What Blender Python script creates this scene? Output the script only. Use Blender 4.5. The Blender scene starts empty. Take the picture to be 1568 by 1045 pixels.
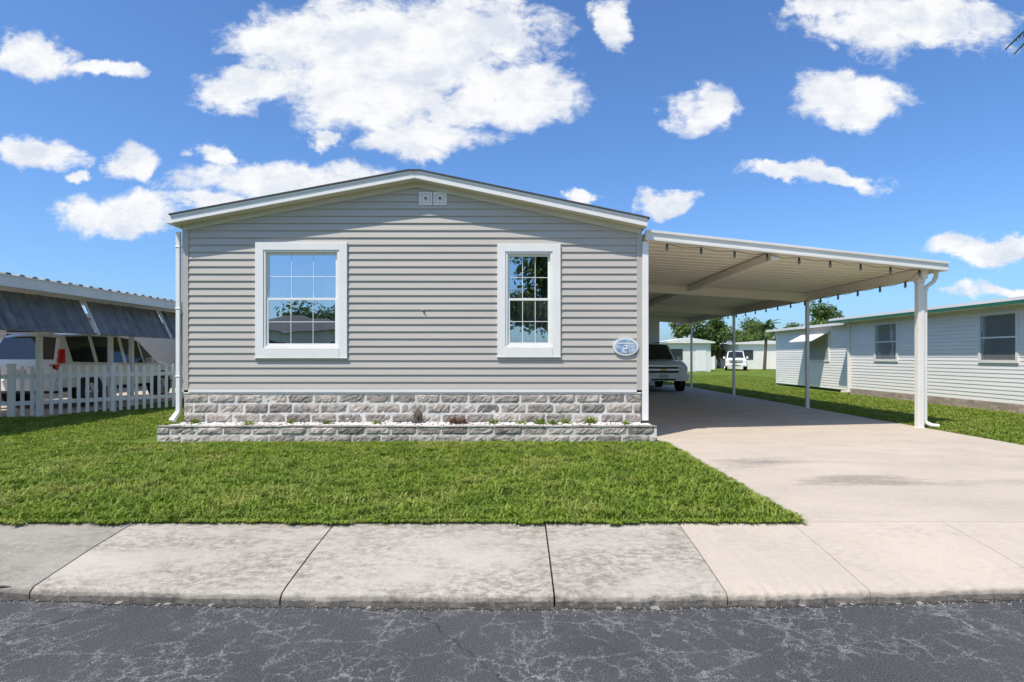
import bpy, math, random
from mathutils import Vector, Matrix
import numpy as np
random.seed(7)
R=random.random
def U(a,b): return a+(b-a)*random.random()
scene=bpy.context.scene
col=scene.collection

# ------------------------------------------------------------------ helpers
class MB:
    def __init__(s): s.v=[];s.f=[];s.m=[]
    def add(s,vs,fs,mi=0):
        o=len(s.v); s.v+= [tuple(p) for p in vs]
        for f in fs: s.f.append([i+o for i in f]); s.m.append(mi)
    def quad(s,a,b,c,d,mi=0): s.add([a,b,c,d],[[0,1,2,3]],mi)
    def box(s,x0,x1,y0,y1,z0,z1,mi=0):
        s.add([(x0,y0,z0),(x1,y0,z0),(x1,y1,z0),(x0,y1,z0),(x0,y0,z1),(x1,y0,z1),(x1,y1,z1),(x0,y1,z1)],
              [[3,2,1,0],[4,5,6,7],[0,1,5,4],[1,2,6,5],[2,3,7,6],[3,0,4,7]],mi)
    def hexa(s,b,t,mi=0):
        s.add(list(b)+list(t),[[3,2,1,0],[4,5,6,7],[0,1,5,4],[1,2,6,5],[2,3,7,6],[3,0,4,7]],mi)
    def cyl(s,p0,p1,r0,r1=None,n=12,mi=0,caps=True):
        if r1 is None: r1=r0
        p0=Vector(p0);p1=Vector(p1);d=(p1-p0).normalized()
        a=d.orthogonal().normalized();b=d.cross(a)
        vs=[]
        for p,r in((p0,r0),(p1,r1)):
            for i in range(n):
                t=2*math.pi*i/n; vs.append(p+a*(r*math.cos(t))+b*(r*math.sin(t)))
        fs=[[i,(i+1)%n,n+(i+1)%n,n+i] for i in range(n)]
        if caps: fs+= [list(range(n))[::-1],[n+i for i in range(n)]]
        s.add(vs,fs,mi)
    def obj(s,name,mats,parent=None,bevel=0,smooth=False,recalc=False):
        me=bpy.data.meshes.new(name); me.from_pydata(s.v,[],s.f)
        if not isinstance(mats,(list,tuple)): mats=[mats]
        for m in mats: me.materials.append(m)
        me.polygons.foreach_set('material_index',s.m)
        if smooth: me.polygons.foreach_set('use_smooth',[True]*len(me.polygons))
        me.update()
        o=bpy.data.objects.new(name,me); col.objects.link(o)
        if parent: o.parent=parent
        if bevel:
            b=o.modifiers.new('bev','BEVEL'); b.width=bevel; b.segments=2; b.limit_method='ANGLE'; b.angle_limit=math.radians(40)
        return o
def group(name,loc=(0,0,0),rot=0,scale=1):
    e=bpy.data.objects.new(name,None); col.objects.link(e); e.location=loc; e.rotation_euler=(0,0,rot); e.scale=(scale,)*3
    e.empty_display_size=.2
    return e

def nt(m): 
    m.use_nodes=True; return m.node_tree.nodes,m.node_tree.links
def noise(N,L,vec,scale,detail=4,rough=.55,dist=0):
    n=N.new('ShaderNodeTexNoise'); n.inputs['Scale'].default_value=scale; n.inputs['Detail'].default_value=detail
    n.inputs['Roughness'].default_value=rough; n.inputs['Distortion'].default_value=dist
    if vec: L.new(vec,n.inputs['Vector'])
    return n.outputs['Fac']
def ramp(N,L,fac,stops):
    r=N.new('ShaderNodeValToRGB'); e=r.color_ramp.elements
    while len(e)<len(stops): e.new(.5)
    for i,(p,c) in enumerate(stops):
        e[i].position=p; e[i].color=(c if len(c)==4 else (*c,1)) if isinstance(c,tuple) else (c,c,c,1)
    L.new(fac,r.inputs['Fac']); return r.outputs['Color']
def mix(N,L,fac,a,b,mode='MIX'):
    m=N.new('ShaderNodeMix'); m.data_type='RGBA'; m.blend_type=mode
    if isinstance(fac,(int,float)): m.inputs[0].default_value=fac
    else: L.new(fac,m.inputs[0])
    for i,x in((6,a),(7,b)):
        if isinstance(x,tuple): m.inputs[i].default_value=(*x[:3],1)
        else: L.new(x,m.inputs[i])
    return m.outputs[2]
def mth(N,L,op,a,b=None,c=None,clamp=False):
    m=N.new('ShaderNodeMath'); m.operation=op; m.use_clamp=clamp
    for i,x in enumerate((a,b,c)):
        if x is None: continue
        if isinstance(x,(int,float)): m.inputs[i].default_value=x
        else: L.new(x,m.inputs[i])
    return m.outputs[0]
def geo(N): 
    return N.new('ShaderNodeNewGeometry')
def mapped(N,L,vec,sc,loc=(0,0,0)):
    m=N.new('ShaderNodeMapping'); m.inputs['Scale'].default_value=sc; m.inputs['Location'].default_value=loc
    L.new(vec,m.inputs['Vector']); return m.outputs['Vector']
def bump(N,L,h,strength,dist,bsdf):
    b=N.new('ShaderNodeBump'); b.inputs['Strength'].default_value=strength; b.inputs['Distance'].default_value=dist
    L.new(h,b.inputs['Height']); L.new(b.outputs['Normal'],bsdf.inputs['Normal'])
def M(name,c1,c2=None,scale=3,rough=.6,bmp=0,bscale=60,metal=0,island=0,spec=.5,stretch=(1,1,1),coat=0):
    m=bpy.data.materials.new(name); N,L=nt(m); b=N['Principled BSDF']; g=geo(N)
    c2=c2 or tuple(x*.8 for x in c1)
    v=mapped(N,L,g.outputs['Position'],stretch)
    f=noise(N,L,v,scale,4,.6)
    c=mix(N,L,ramp(N,L,f,[(.35,0.),(.68,1.)]),c1,c2)
    if island:
        k=mth(N,L,'MULTIPLY_ADD',g.outputs['Random Per Island'],island,1-island/2)
        cc=N.new('ShaderNodeCombineColor'); 
        for i in range(3): L.new(k,cc.inputs[i])
        c=mix(N,L,1.,c,cc.outputs[0],'MULTIPLY')
    L.new(c,b.inputs['Base Color']); b.inputs['Roughness'].default_value=rough; b.inputs['Metallic'].default_value=metal
    b.inputs['Specular IOR Level'].default_value=spec
    b.inputs['Coat Weight'].default_value=coat
    if bmp: bump(N,L,noise(N,L,g.outputs['Position'],bscale,4,.6),bmp,.01,b)
    return m

# ------------------------------------------------------------------ materials
m_siding=M('vinyl_siding',(.49,.445,.385),(.45,.41,.355),1.2,.5,0,200,stretch=(.4,1,3))
m_trim=M('white_trim',(.84,.81,.76),(.79,.76,.71),2,.45)
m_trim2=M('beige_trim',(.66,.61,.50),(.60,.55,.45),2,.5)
m_alum=M('carport_aluminium',(.84,.81,.74),(.78,.75,.68),1.5,.4)
m_ceil=M('carport_ceiling',(.88,.82,.69),(.83,.77,.64),.8,.45)
m_block=M('rock_face_block',(.46,.40,.34),(.20,.17,.14),9,.9,.6,55,island=.8)
m_mortar=M('mortar',(.80,.77,.71),(.58,.55,.5),8,.95,.3,80)
m_roof=M('shingles',(.09,.085,.08),(.05,.05,.05),20,.9,.4,40)
m_dark=M('dark_interior',(.03,.03,.032),(.02,.02,.02),2,.9)
m_black=M('black_rubber',(.02,.02,.02),(.03,.03,.03),8,.7)
m_curtain=M('curtain',(.42,.42,.40),(.34,.34,.33),4,.9)
m_gravel=M('white_gravel',(.82,.79,.74),(.6,.57,.52),30,.8,island=.4)
m_soil=M('soil',(.40,.36,.31),(.2,.17,.14),12,.95,.6,60)
m_green=M('green_fascia',(.02,.15,.08),(.02,.12,.065),4,.5)
m_whitewall=M('white_siding',(.88,.85,.80),(.82,.79,.74),1.5,.5,stretch=(1,.4,2))
m_brick=M('brick_skirt',(.46,.36,.28),(.32,.25,.20),20,.9,.4,60,island=.4)
m_metal=M('corrugated_metal',(.22,.215,.21),(.13,.13,.13),5,.5,0,60,metal=.15,island=.6)
m_metal_w=M('white_metal',(.82,.79,.74),(.72,.69,.64),3,.5)
m_rim=M('wheel_rim',(.55,.55,.56),(.45,.45,.46),8,.3,metal=.9)
m_chrome=M('chrome',(.8,.78,.74),(.7,.68,.65),8,.25,metal=.5)
m_red=M('tail_lamp',(.75,.015,.02),(.6,.01,.01),8,.15,coat=.6)
m_lamp=M('head_lamp',(.85,.85,.85),(.65,.65,.65),20,.1,coat=.8)
m_amber=M('brass_badge',(.6,.42,.1),(.5,.35,.1),8,.3,metal=.6)
m_bark=M('bark',(.14,.11,.085),(.07,.055,.045),12,.95,.6,40)
m_paint_w=M('white_car_paint',(.88,.87,.85),(.85,.84,.82),2,.25,coat=.6)
m_paint_s=M('silver_car_paint',(.84,.80,.72),(.80,.76,.68),2,.3,coat=.6)
m_plate=M('licence_plate',(.6,.62,.6),(.3,.45,.35),30,.5)
m_plaque_rim=M('plaque_rim',(.76,.76,.76),(.66,.66,.66),10,.35)
m_plaque=M('plaque_picture',(.10,.22,.42),(.55,.62,.66),9,.4)
m_beigewall=M('beige_siding',(.72,.68,.60),(.66,.62,.54),1.5,.6)
m_concwall=M('utility_wall',(.78,.75,.70),(.70,.67,.62),2,.7)

def glass_mat(name,fac,tint):
    m=bpy.data.materials.new(name); N,L=nt(m); N.remove(N['Principled BSDF']); out=N['Material Output']
    t=N.new('ShaderNodeBsdfTransparent'); t.inputs[0].default_value=(*tint,1)
    g=N.new('ShaderNodeBsdfGlossy'); g.inputs['Color'].default_value=(.82,.92,1,1); g.inputs['Roughness'].default_value=.01
    ge=geo(N); nn=noise(N,L,ge.outputs['Position'],2.2,1,.4); b=N.new('ShaderNodeBump'); b.inputs['Strength'].default_value=.25; b.inputs['Distance'].default_value=.01
    L.new(nn,b.inputs['Height']); L.new(b.outputs[0],g.inputs['Normal'])
    x=N.new('ShaderNodeMixShader'); x.inputs[0].default_value=fac
    L.new(t.outputs[0],x.inputs[1]); L.new(g.outputs[0],x.inputs[2]); L.new(x.outputs[0],out.inputs[0]); return m
m_glass=glass_mat('window_glass',.55,(.6,.64,.64))
m_cglass=M('car_glass',(.02,.024,.026),(.015,.018,.02),2,.05,spec=.8)

def leaf_mat(name,c1,c2,c3,sc=1.5,trans=.35,c4=None):
    m=bpy.data.materials.new(name); N,L=nt(m); b=N['Principled BSDF']; g=geo(N)
    f=noise(N,L,g.outputs['Position'],sc,3,.6)
    c=mix(N,L,ramp(N,L,f,[(.38,0.),(.62,1.)]),c1,c2)
    c=mix(N,L,ramp(N,L,g.outputs['Random Per Island'],[(.55,0.),(1.,.85)]),c,c3)
    if c4:
        f2=noise(N,L,g.outputs['Position'],1.15,6,.72,.6)
        c=mix(N,L,ramp(N,L,f2,[(.50,0.),(.66,.8)]),c,c4)
        f3=noise(N,L,g.outputs['Position'],6.5,4,.7)
        c=mix(N,L,ramp(N,L,f3,[(.34,.6),(.50,0.)]),c,(.05,.085,.012))
    L.new(c,b.inputs['Base Color']); b.inputs['Roughness'].default_value=.55; b.inputs['Specular IOR Level'].default_value=.3
    t=N.new('ShaderNodeBsdfTranslucent'); L.new(c,t.inputs['Color'])
    x=N.new('ShaderNodeMixShader'); x.inputs[0].default_value=trans
    L.new(b.outputs[0],x.inputs[1]); L.new(t.outputs[0],x.inputs[2]); L.new(x.outputs[0],N['Material Output'].inputs[0]); return m
m_grass=leaf_mat('grass_blades',(.15,.245,.018),(.24,.33,.032),(.40,.44,.085),1.6,.35,(.42,.42,.11))
m_leaf=leaf_mat('tree_leaves',(.06,.11,.02),(.12,.18,.035),(.16,.21,.05),.6,.3)
m_palm=leaf_mat('palm_leaves',(.05,.10,.02),(.08,.14,.03),(.15,.16,.06),.6,.3)

def ground_mat():
    m=bpy.data.materials.new('grass_ground'); N,L=nt(m); b=N['Principled BSDF']; g=geo(N); p=g.outputs['Position']
    f=noise(N,L,p,1.1,5,.6); f2=noise(N,L,p,38,4,.7)
    c=mix(N,L,ramp(N,L,f,[(.35,0.),(.65,1.)]),(.12,.19,.02),(.19,.245,.04))
    c=mix(N,L,ramp(N,L,f2,[(.4,0.),(.7,.8)]),c,(.05,.07,.016))
    L.new(c,b.inputs['Base Color']); b.inputs['Roughness'].default_value=.95; b.inputs['Specular IOR Level'].default_value=.1
    bump(N,L,f2,.8,.03,b); return m
m_ground=ground_mat()

def asphalt_mat():
    m=bpy.data.materials.new('asphalt'); N,L=nt(m); b=N['Principled BSDF']; g=geo(N); p=g.outputs['Position']
    n1=noise(N,L,p,.9,4,.6); n2=noise(N,L,p,110,3,.8); n3=noise(N,L,p,2.4,6,.75)
    wn=N.new('ShaderNodeTexNoise'); wn.inputs['Scale'].default_value=11; wn.inputs['Detail'].default_value=6; wn.inputs['Roughness'].default_value=.75; L.new(p,wn.inputs['Vector'])
    vs=N.new('ShaderNodeVectorMath'); vs.operation='SCALE'; vs.inputs['Scale'].default_value=.17; L.new(wn.outputs['Color'],vs.inputs[0])
    va=N.new('ShaderNodeVectorMath'); va.operation='ADD'; L.new(p,va.inputs[0]); L.new(vs.outputs[0],va.inputs[1])
    c=mix(N,L,ramp(N,L,n1,[(.35,0.),(.65,1.)]),(.070,.068,.067),(.050,.049,.049))
    c=mix(N,L,ramp(N,L,n2,[(.50,0.),(.70,.75)]),c,(.19,.185,.175))
    c=mix(N,L,ramp(N,L,n2,[(.30,.8),(.46,0.)]),c,(.018,.018,.018))
    for sc,w,mlo,mhi,amt in ((5.0,.017,.44,.56,.85),(10.,.028,.48,.60,.7),(2.3,.007,.38,.52,.8)):
        v=N.new('ShaderNodeTexVoronoi'); v.feature='DISTANCE_TO_EDGE'; v.inputs['Scale'].default_value=sc; L.new(va.outputs[0],v.inputs['Vector'])
        line=ramp(N,L,v.outputs['Distance'],[(0.,1.),(w,0.)])
        msk=ramp(N,L,n3,[(mlo,0.),(mhi,amt)])
        c=mix(N,L,mth(N,L,'MULTIPLY',line,msk),c,(.36,.35,.325))
    v=N.new('ShaderNodeTexVoronoi'); v.feature='DISTANCE_TO_EDGE'; v.inputs['Scale'].default_value=.33; L.new(va.outputs[0],v.inputs['Vector'])
    c=mix(N,L,ramp(N,L,v.outputs['Distance'],[(0.,.8),(.0018,0.)]),c,(.02,.02,.02))
    L.new(c,b.inputs['Base Color']); b.inputs['Roughness'].default_value=.8; b.inputs['Specular IOR Level'].default_value=.35
    bump(N,L,n2,.6,.008,b); return m
m_asphalt=asphalt_mat()

def concrete(name,c1,c2,stain,amt,lo=.5,hi=.64,stains=(),fine=.35,curb=True):
    m=bpy.data.materials.new(name); N,L=nt(m); b=N['Principled BSDF']; g=geo(N); p=g.outputs['Position']
    n1=noise(N,L,p,.8,5,.6); n2=noise(N,L,p,120,3,.7); n3=noise(N,L,mapped(N,L,p,(.7,1.6,1)),1.3,6,.65,.2); n4=noise(N,L,mapped(N,L,p,(.8,1.3,1)),17,8,.85)
    c=mix(N,L,ramp(N,L,n1,[(.35,0.),(.65,1.)]),c1,c2)
    k=mth(N,L,'MULTIPLY',ramp(N,L,n3,[(lo,.15),(hi,amt)]),ramp(N,L,n4,[(.42,0.),(.58,1.)]))
    c=mix(N,L,k,c,stain)
    c=mix(N,L,ramp(N,L,n2,[(.5,0.),(.8,fine)]),c,tuple(x*.45 for x in c1))
    for (sx,sy,rx,ry,a,cc) in stains:
        vv=mapped(N,L,p,(1/rx,1/ry,0),(-sx/rx,-sy/ry,0))
        ln=N.new('ShaderNodeVectorMath'); ln.operation='LENGTH'; L.new(vv,ln.inputs[0])
        d=mth(N,L,'SUBTRACT',1.,ln.outputs['Value']); d=mth(N,L,'ADD',d,mth(N,L,'MULTIPLY_ADD',n3,3.2,-1.6))
        d=mth(N,L,'MULTIPLY',ramp(N,L,d,[(.15,0.),(.9,a)]),ramp(N,L,n4,[(.35,.35),(.6,1.)]))
        c=mix(N,L,d,c,cc)
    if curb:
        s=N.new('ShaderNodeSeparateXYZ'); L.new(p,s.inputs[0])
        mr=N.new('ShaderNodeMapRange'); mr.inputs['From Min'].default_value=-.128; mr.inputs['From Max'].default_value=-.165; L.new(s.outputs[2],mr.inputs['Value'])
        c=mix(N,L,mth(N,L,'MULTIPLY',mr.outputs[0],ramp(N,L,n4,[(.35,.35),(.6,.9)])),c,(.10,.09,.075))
    L.new(c,b.inputs['Base Color']); b.inputs['Roughness'].default_value=.88; b.inputs['Specular IOR Level'].default_value=.25
    bump(N,L,mth(N,L,'ADD',n2,n4),.4,.008,b); return m
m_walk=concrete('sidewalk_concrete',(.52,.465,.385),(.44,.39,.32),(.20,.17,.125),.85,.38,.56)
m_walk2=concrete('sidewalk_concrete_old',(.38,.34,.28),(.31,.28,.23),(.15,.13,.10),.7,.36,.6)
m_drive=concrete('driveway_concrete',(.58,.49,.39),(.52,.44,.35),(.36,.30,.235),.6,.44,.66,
   stains=((3.45,7.2,1.0,.4,.85,(.19,.16,.135)),(3.8,6.15,.9,.4,.75,(.22,.18,.15)),(5.3,6.0,1.4,.3,.4,(.32,.265,.21)),(4.6,13,2.2,3.5,.4,(.33,.28,.23)),(6.2,7.8,1.3,.5,.3,(.36,.3,.24))))
m_joint=M('joint_dirt',(.07,.06,.05),(.04,.037,.03),20,.95)
m_sand=M('road_grit',(.34,.32,.29),(.22,.205,.185),40,.95)

# ------------------------------------------------------------------ ground
def curbY(x):
    xx=max(-9,min(9,x)); return 3.50+.0125*xx*xx
WALK_Y=4.61
g=MB()
xs=[-700,-200,-60,-30,-15]+[i*1.0 for i in range(-12,13)]+[15,30,60,200,700]
rows=[lambda x:(-900,-.02),lambda x:(-60,-.02),lambda x:(-9,-.02),lambda x:(-7,-.29),lambda x:(curbY(x)+.06,-.29),lambda x:(curbY(x)+.08,-.16),
      lambda x:(WALK_Y,-.03),lambda x:(WALK_Y+.01,-.004),lambda x:(30,0),lambda x:(100,0),lambda x:(1200,0)]
vs=[];fs=[]
for r in rows:
    for x in xs:
        y,z=r(x); vs.append((x,y,z))
n=len(xs)
for j in range(len(rows)-1):
    for i in range(n-1): fs.append([j*n+i,j*n+i+1,(j+1)*n+i+1,(j+1)*n+i])
g.add(vs,fs); g.obj('ground',m_ground)
rd=MB()
xr=[-150,-60,-30,-15]+[i*.5 for i in range(-24,25)]+[15,30,60,150]
for a,b in zip(xr[:-1],xr[1:]):
    rd.quad((a,-7.2,-.2),(b,-7.2,-.2),(b,curbY(b)+.03,-.2),(a,curbY(a)+.03,-.2))
rd.obj('road',m_asphalt)
ed=MB()
random.seed(3)
x=-12
while x<12:
    w=U(.01,.04); d=U(.004,.022)+.014*(1+math.sin(x*5.3)*math.sin(x*13))
    y=curbY(x)-.008
    ed.quad((x,y-d,-.196),(x+w,y-d*U(.5,1.2),-.196),(x+w,y+.03,-.196),(x,y+.03,-.196),0 if R()<.9 else 1); x+=w
for i in range(1500):
    x=U(-6,8); y=curbY(x)-.01-abs(random.gauss(0,.04)); r=U(.002,.006)
    ed.cyl((x,y,-.199),(x,y,-.199+r),r,r*.5,5,1)
ed.obj('gutter_debris',[m_joint,m_sand])

def slab(mb,x0,x1,mi,gap=.006,nx=24,y_top=WALK_Y,tg=.006):
    x0+=gap;x1-=gap
    for i in range(nx):
        a=x0+(x1-x0)*i/nx; b=x0+(x1-x0)*(i+1)/nx
        def prof(x):
            c=curbY(x)+.006*math.sin(x*7)+.005*math.sin(x*23)+.004*math.sin(x*61)+.004*math.sin(x*97)
            j=.004*math.sin(x*31)+.004*math.sin(x*83)
            return [(x,c,-.26),(x,c-.004,-.165),(x,c+.006,-.142+j),(x,c+.03,-.126+j*.5),(x,c+.12,-.112),(x,(c+y_top)/2,-.054),(x,y_top-tg,.002),(x,y_top-tg,-.1)]
        A=prof(a);B=prof(b)
        for k in range(len(A)-1): mb.quad(A[k],B[k],B[k+1],A[k+1],mi)
        if i==0: mb.add(A,[list(range(8))],mi)
        if i==nx-1: mb.add(B,[list(range(8))[::-1]],mi)
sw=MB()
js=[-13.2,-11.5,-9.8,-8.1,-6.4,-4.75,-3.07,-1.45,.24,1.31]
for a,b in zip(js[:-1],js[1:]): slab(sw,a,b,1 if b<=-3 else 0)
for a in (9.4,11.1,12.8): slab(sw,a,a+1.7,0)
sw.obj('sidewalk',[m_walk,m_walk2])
dv=MB()
js=[1.31,2.22,3.45,5.5,7.6,9.4]
for a,b in zip(js[:-1],js[1:]): slab(dv,a,b,0,gap=.0025,tg=.002)
ys=[4.61,8.75,13,17.5,22,26.6]
for a,b in zip(ys[:-1],ys[1:]):
    za=.003 if a<4.7 else .014
    dv.hexa([(2.25,a+.0025,-.05),(7.62,a+.0025,-.05),(7.62,b-.0025,-.05),(2.25,b-.0025,-.05)],[(2.25,a+.0025,za),(7.62,a+.0025,za),(7.62,b-.0025,.014),(2.25,b-.0025,.014)])
dv.obj('driveway',m_drive)
jf=MB(); jf.quad((-13,3.65,-.135),(9.4,3.65,-.135),(9.4,4.6,-.03),(-13,4.6,-.03)); jf.quad((2.26,4.5,-.02),(7.6,4.5,-.02),(7.6,26.5,.002),(2.26,26.5,.002)); jf.obj('joint_filler',m_joint)

# ------------------------------------------------------------------ grass
def tile(seed,nb,size=1.0,h=(.025,.06),wd_=(.004,.0085)):
    rng=np.random.default_rng(seed); vs=[];fs=[]
    cen=rng.uniform(-size/2,size/2,(60,2))
    for i in range(nb):
        if rng.random()<.5:
            c=cen[rng.integers(60)]; x=c[0]+rng.normal(0,.035); y=c[1]+rng.normal(0,.035); cl=1.2
            x=max(-size/2-.02,min(size/2+.02,x)); y=max(-size/2-.02,min(size/2+.02,y))
        else:
            x=rng.uniform(-size/2-.02,size/2+.02); y=rng.uniform(-size/2-.02,size/2+.02); cl=.85
        a=rng.uniform(0,2*math.pi); L=rng.uniform(*h)*cl; w=rng.uniform(*wd_); le=rng.uniform(.3,1.4)*L
        dx,dy=math.cos(a),math.sin(a); px,py=-dy*w,dx*w
        mz=L*.62; o=len(vs)
        vs+= [(x-px,y-py,0),(x+px,y+py,0),(x+dx*le*.35+px*.9,y+dy*le*.35+py*.9,mz),(x+dx*le*.35-px*.9,y+dy*le*.35-py*.9,mz),(x+dx*le,y+dy*le,L*rng.uniform(.5,1.))]
        fs+= [[o,o+1,o+2,o+3],[o+3,o+2,o+4]]
    me=bpy.data.meshes.new('grass_tile'); me.from_pydata(vs,[],fs); me.materials.append(m_grass); return me
tiles=[tile(i,3400,h=(.03,.08)) for i in range(5)]
tiles_far=[tile(10+i,2000,1.0,(.03,.07)) for i in range(2)]
lawn=group('lawn_grass')
def put(x,y,s=1,far=False,z=0):
    o=bpy.data.objects.new('grass_patch',random.choice(tiles_far if far else tiles)); col.objects.link(o); o.parent=lawn
    o.location=(x,y,z); o.rotation_euler=(0,0,random.choice([0,1,2,3])*math.pi/2); o.scale=(s,s,U(.8,1.15))
x=1.76
while x>-8.5:
    for y in (5.11,6.1,7.1,8.1): put(x,y)
    if x>-5: put(x,8.26)
    x-=1.0
for x in np.arange(-12.6,-5.9,1.0):
    for y in np.arange(8.9,16,1.0):
        fy=12.2+(x+10.7)*(2.4/1.95)
        if y<max(fy+.2,9.5) : put(x,y,far=True)
for x in np.arange(-12.5,-8.8,1.0):
    for y in (5.11,6.1,7.1,8.1): put(x,y,far=True)
for x in (8.12,9.1,10.1,11.1):
    for y in np.arange(5.1,32,1.0): put(x,y,far=True)
for x in np.arange(12.1,16,1.0):
    for y in np.arange(5.1,8.5,1.0): put(x,y,far=True)
for x in np.arange(6.5,16,1.0):
    for y in np.arange(27.2,40,1.0): put(x,y,far=True)
rn=MB(); random.seed(11)
def blade(mb,x,y,z,L,a,w=.005):
    dx,dy=math.cos(a),math.sin(a)
    mb.add([(x-dy*w,y+dx*w,z),(x+dy*w,y-dx*w,z),(x+dx*L*.5+dy*w,y+dy*L*.5-dx*w,z+L*.45),(x+dx*L*.5-dy*w,y+dy*L*.5+dx*w,z+L*.45),(x+dx*L,y+dy*L,z+L*.3)],[[0,1,2,3],[3,2,4]])
x=-9
while x<2.3:
    x+=U(.0,.004)
    k=math.sin(x*3.1)+math.sin(x*7.7+1)+math.sin(x*17)+.8*math.sin(x*41)
    blade(rn,x,4.61+U(-.02,.02)-max(0,k*.022),0.0,U(.03,.095),-math.pi/2+U(-1.3,1.3))
y=4.6
while y<8.7:
    y+=U(0,.004); k=math.sin(y*4.3)+math.sin(y*9.7+1)+math.sin(y*23)
    blade(rn,2.26+U(-.03,.01)+max(0,k*.02),y,0.01,U(.03,.09),U(-1.3,1.3))
y=4.7
while y<26:
    y+=U(0,.02); blade(rn,7.62+U(-.01,.03),y,0.01,U(.03,.07),math.pi+U(-1.2,1.2))
x=-5.5
while x<2.2:
    x+=U(0,.01); blade(rn,x,8.715+U(-.03,0),0.0,U(.05,.12),-math.pi/2+U(-1.5,1.5))
rn.obj('grass_edge',m_grass)

# ------------------------------------------------------------------ house
HX0,HX1,HY,HB=-5.40,2.05,9.30,27.0
house=group('gray_mobile_home')
AX=-1.60; AZ=4.31
EL,ER=-5.46,2.10; ZL,ZR=3.595,3.54
def rooftop(x):
    if x<AX: return AZ-(AX-x)*(AZ-ZL)/(AX-EL)
    return AZ-(x-AX)*(AZ-ZR)/(ER-AX)
def siding(mb,P0,D,Nrm,Lmax,z0,z1,pitch,holes=(),top=None,mi=0,proud=.014):
    D=Vector(D);Nn=Vector(Nrm);P0=Vector(P0)
    z=z0
    while z<z1-.001:
        zt=min(z+pitch,z1)
        def ext(zz):
            if top is None: return 0,Lmax
            lo,hi=0,Lmax
            while lo<Lmax and top(lo)<zz: lo+=.01
            while hi>0 and top(hi)<zz: hi-=.01
            return lo,hi
        lb,hb=ext(z);lt,ht=ext(zt)
        if hb<=lb: break
        if ht<lt: lt=ht=(lb+hb)/2
        segs=[(lb,hb,lt,ht)]
        zm=(z+zt)/2
        for (a,b,c,d) in holes:
            if c<zm<d:
                ns=[]
                for (l0,h0,l1,h1) in segs:
                    if b<=l0 or a>=h0: ns.append((l0,h0,l1,h1)); continue
                    ns.append((l0,a,l1,a)); ns.append((b,h0,b,h1))
                segs=ns
        for (l0,h0,l1,h1) in segs:
            def Q(s,zz,o): 
                p=P0+D*s+Nn*o; return (p.x,p.y,zz)
            ledge=.012
            mb.quad(Q(l0,z,0),Q(h0,z,0),Q(h0,z+.004,proud),Q(l0,z+.004,proud),mi)
            mb.quad(Q(l0,z+.004,proud),Q(h0,z+.004,proud),Q(h0,z+ledge,proud+.001),Q(l0,z+ledge,proud+.001),mi)
            mb.quad(Q(l0,z+ledge,proud+.001),Q(h0,z+ledge,proud+.001),Q(h1,zt,0.001),Q(l1,zt,0.001),mi)
        z=zt
WINS=[(-4.22,-2.73,1.32,3.19),(-.29,.735,1.335,3.165)]
holes=[(w[0]+.065-HX0,w[1]-.065-HX0,w[2]+.065,w[3]-.065) for w in WINS]
sd=MB()
siding(sd,(HX0,HY,0),(1,0,0),(0,-1,0),HX1-HX0,.80,4.2,.1175,holes,top=lambda s:rooftop(HX0+s)-.2,proud=.020)
sd.obj('front_siding',m_siding,house)
w=MB()
w.quad((HX0,HY,0),(HX0,HB,0),(HX0,HB,3.5),(HX0,HY,3.5)); w.quad((HX1,HY,0),(HX1,HB,0),(HX1,HB,3.4),(HX1,HY,3.4))
w.quad((HX0,HB,0),(HX1,HB,0),(HX1,HB,3.4),(HX0,HB,3.4))
w.obj('side_walls',m_siding,house)
rf=MB()
FY=9.06
def slope(mb,xa,za,xb,zb,y0,y1,t,mi,dz=0):
    mb.hexa([(xa,y0,za-t+dz),(xb,y0,zb-t+dz),(xb,y1,zb-t+dz),(xa,y1,za-t+dz)],[(xa,y0,za+dz),(xb,y0,zb+dz),(xb,y1,zb+dz),(xa,y1,za+dz)],mi)
slope(rf,EL-.03,ZL-.006,AX-.1,rooftop(AX-.1),FY-.03,HB+.2,.022,0,.012); slope(rf,AX+.1,rooftop(AX+.1),ER+.03,ZR-.006,FY-.03,HB+.2,.022,0,.012)
slope(rf,AX-.1,rooftop(AX-.1),AX+.1,rooftop(AX+.1),FY-.03,HB+.2,.022,0,.014)
rf.obj('roof_shingles',m_roof,house)
fa=MB()
for (xa,za,xb,zb) in((EL,ZL,AX,AZ),(AX,AZ,ER,ZR)):
    slope(fa,xa,za,xb,zb,FY,FY+.02,.125,0,-.012)
    slope(fa,xa,za,xb,zb,FY-.014,FY-.001,.035,0,-.012)
    slope(fa,xa,za,xb,zb,FY+.021,HB+.15,.03,1,-.105)
fa.box(EL-.09,EL+.0,FY+.01,HB,ZL-.14,ZL-.02,0)
fa.box(EL-.10,EL-.091,FY+.01,HB,ZL-.035,ZL-.01,0)
fa.obj('rake_and_soffit',[m_trim,m_trim2],house,bevel=.003)
fz=MB()
for (xa,xb) in((HX0,AX),(AX,HX1)):
    slope(fz,xa,rooftop(xa),xb,rooftop(xb),HY-.035,HY+.0,.085,0,-.137)
fz.obj('frieze_board',m_trim2,house)
ct=MB()
ct.box(HX0-.012,HX0+.085,HY-.026,HY+.08,.79,rooftop(HX0)-.15,0)
ct.box(HX1-.075,HX1+.012,HY-.026,HY+.08,.79,rooftop(HX1)-.15,0)
ct.box(HX0+.086,HX1-.076,HY-.03,HY,.755,.80,1)
ct.box(HX0-.0,HX1,HY-.02,HY,.735,.754,1)
ct.box(HX1+.013,HX1+.11,HY-.05,HY+.06,.30,3.2,1)
ct.obj('corner_trim',[m_siding,m_trim],house,bevel=.004)
ds=MB()
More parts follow.
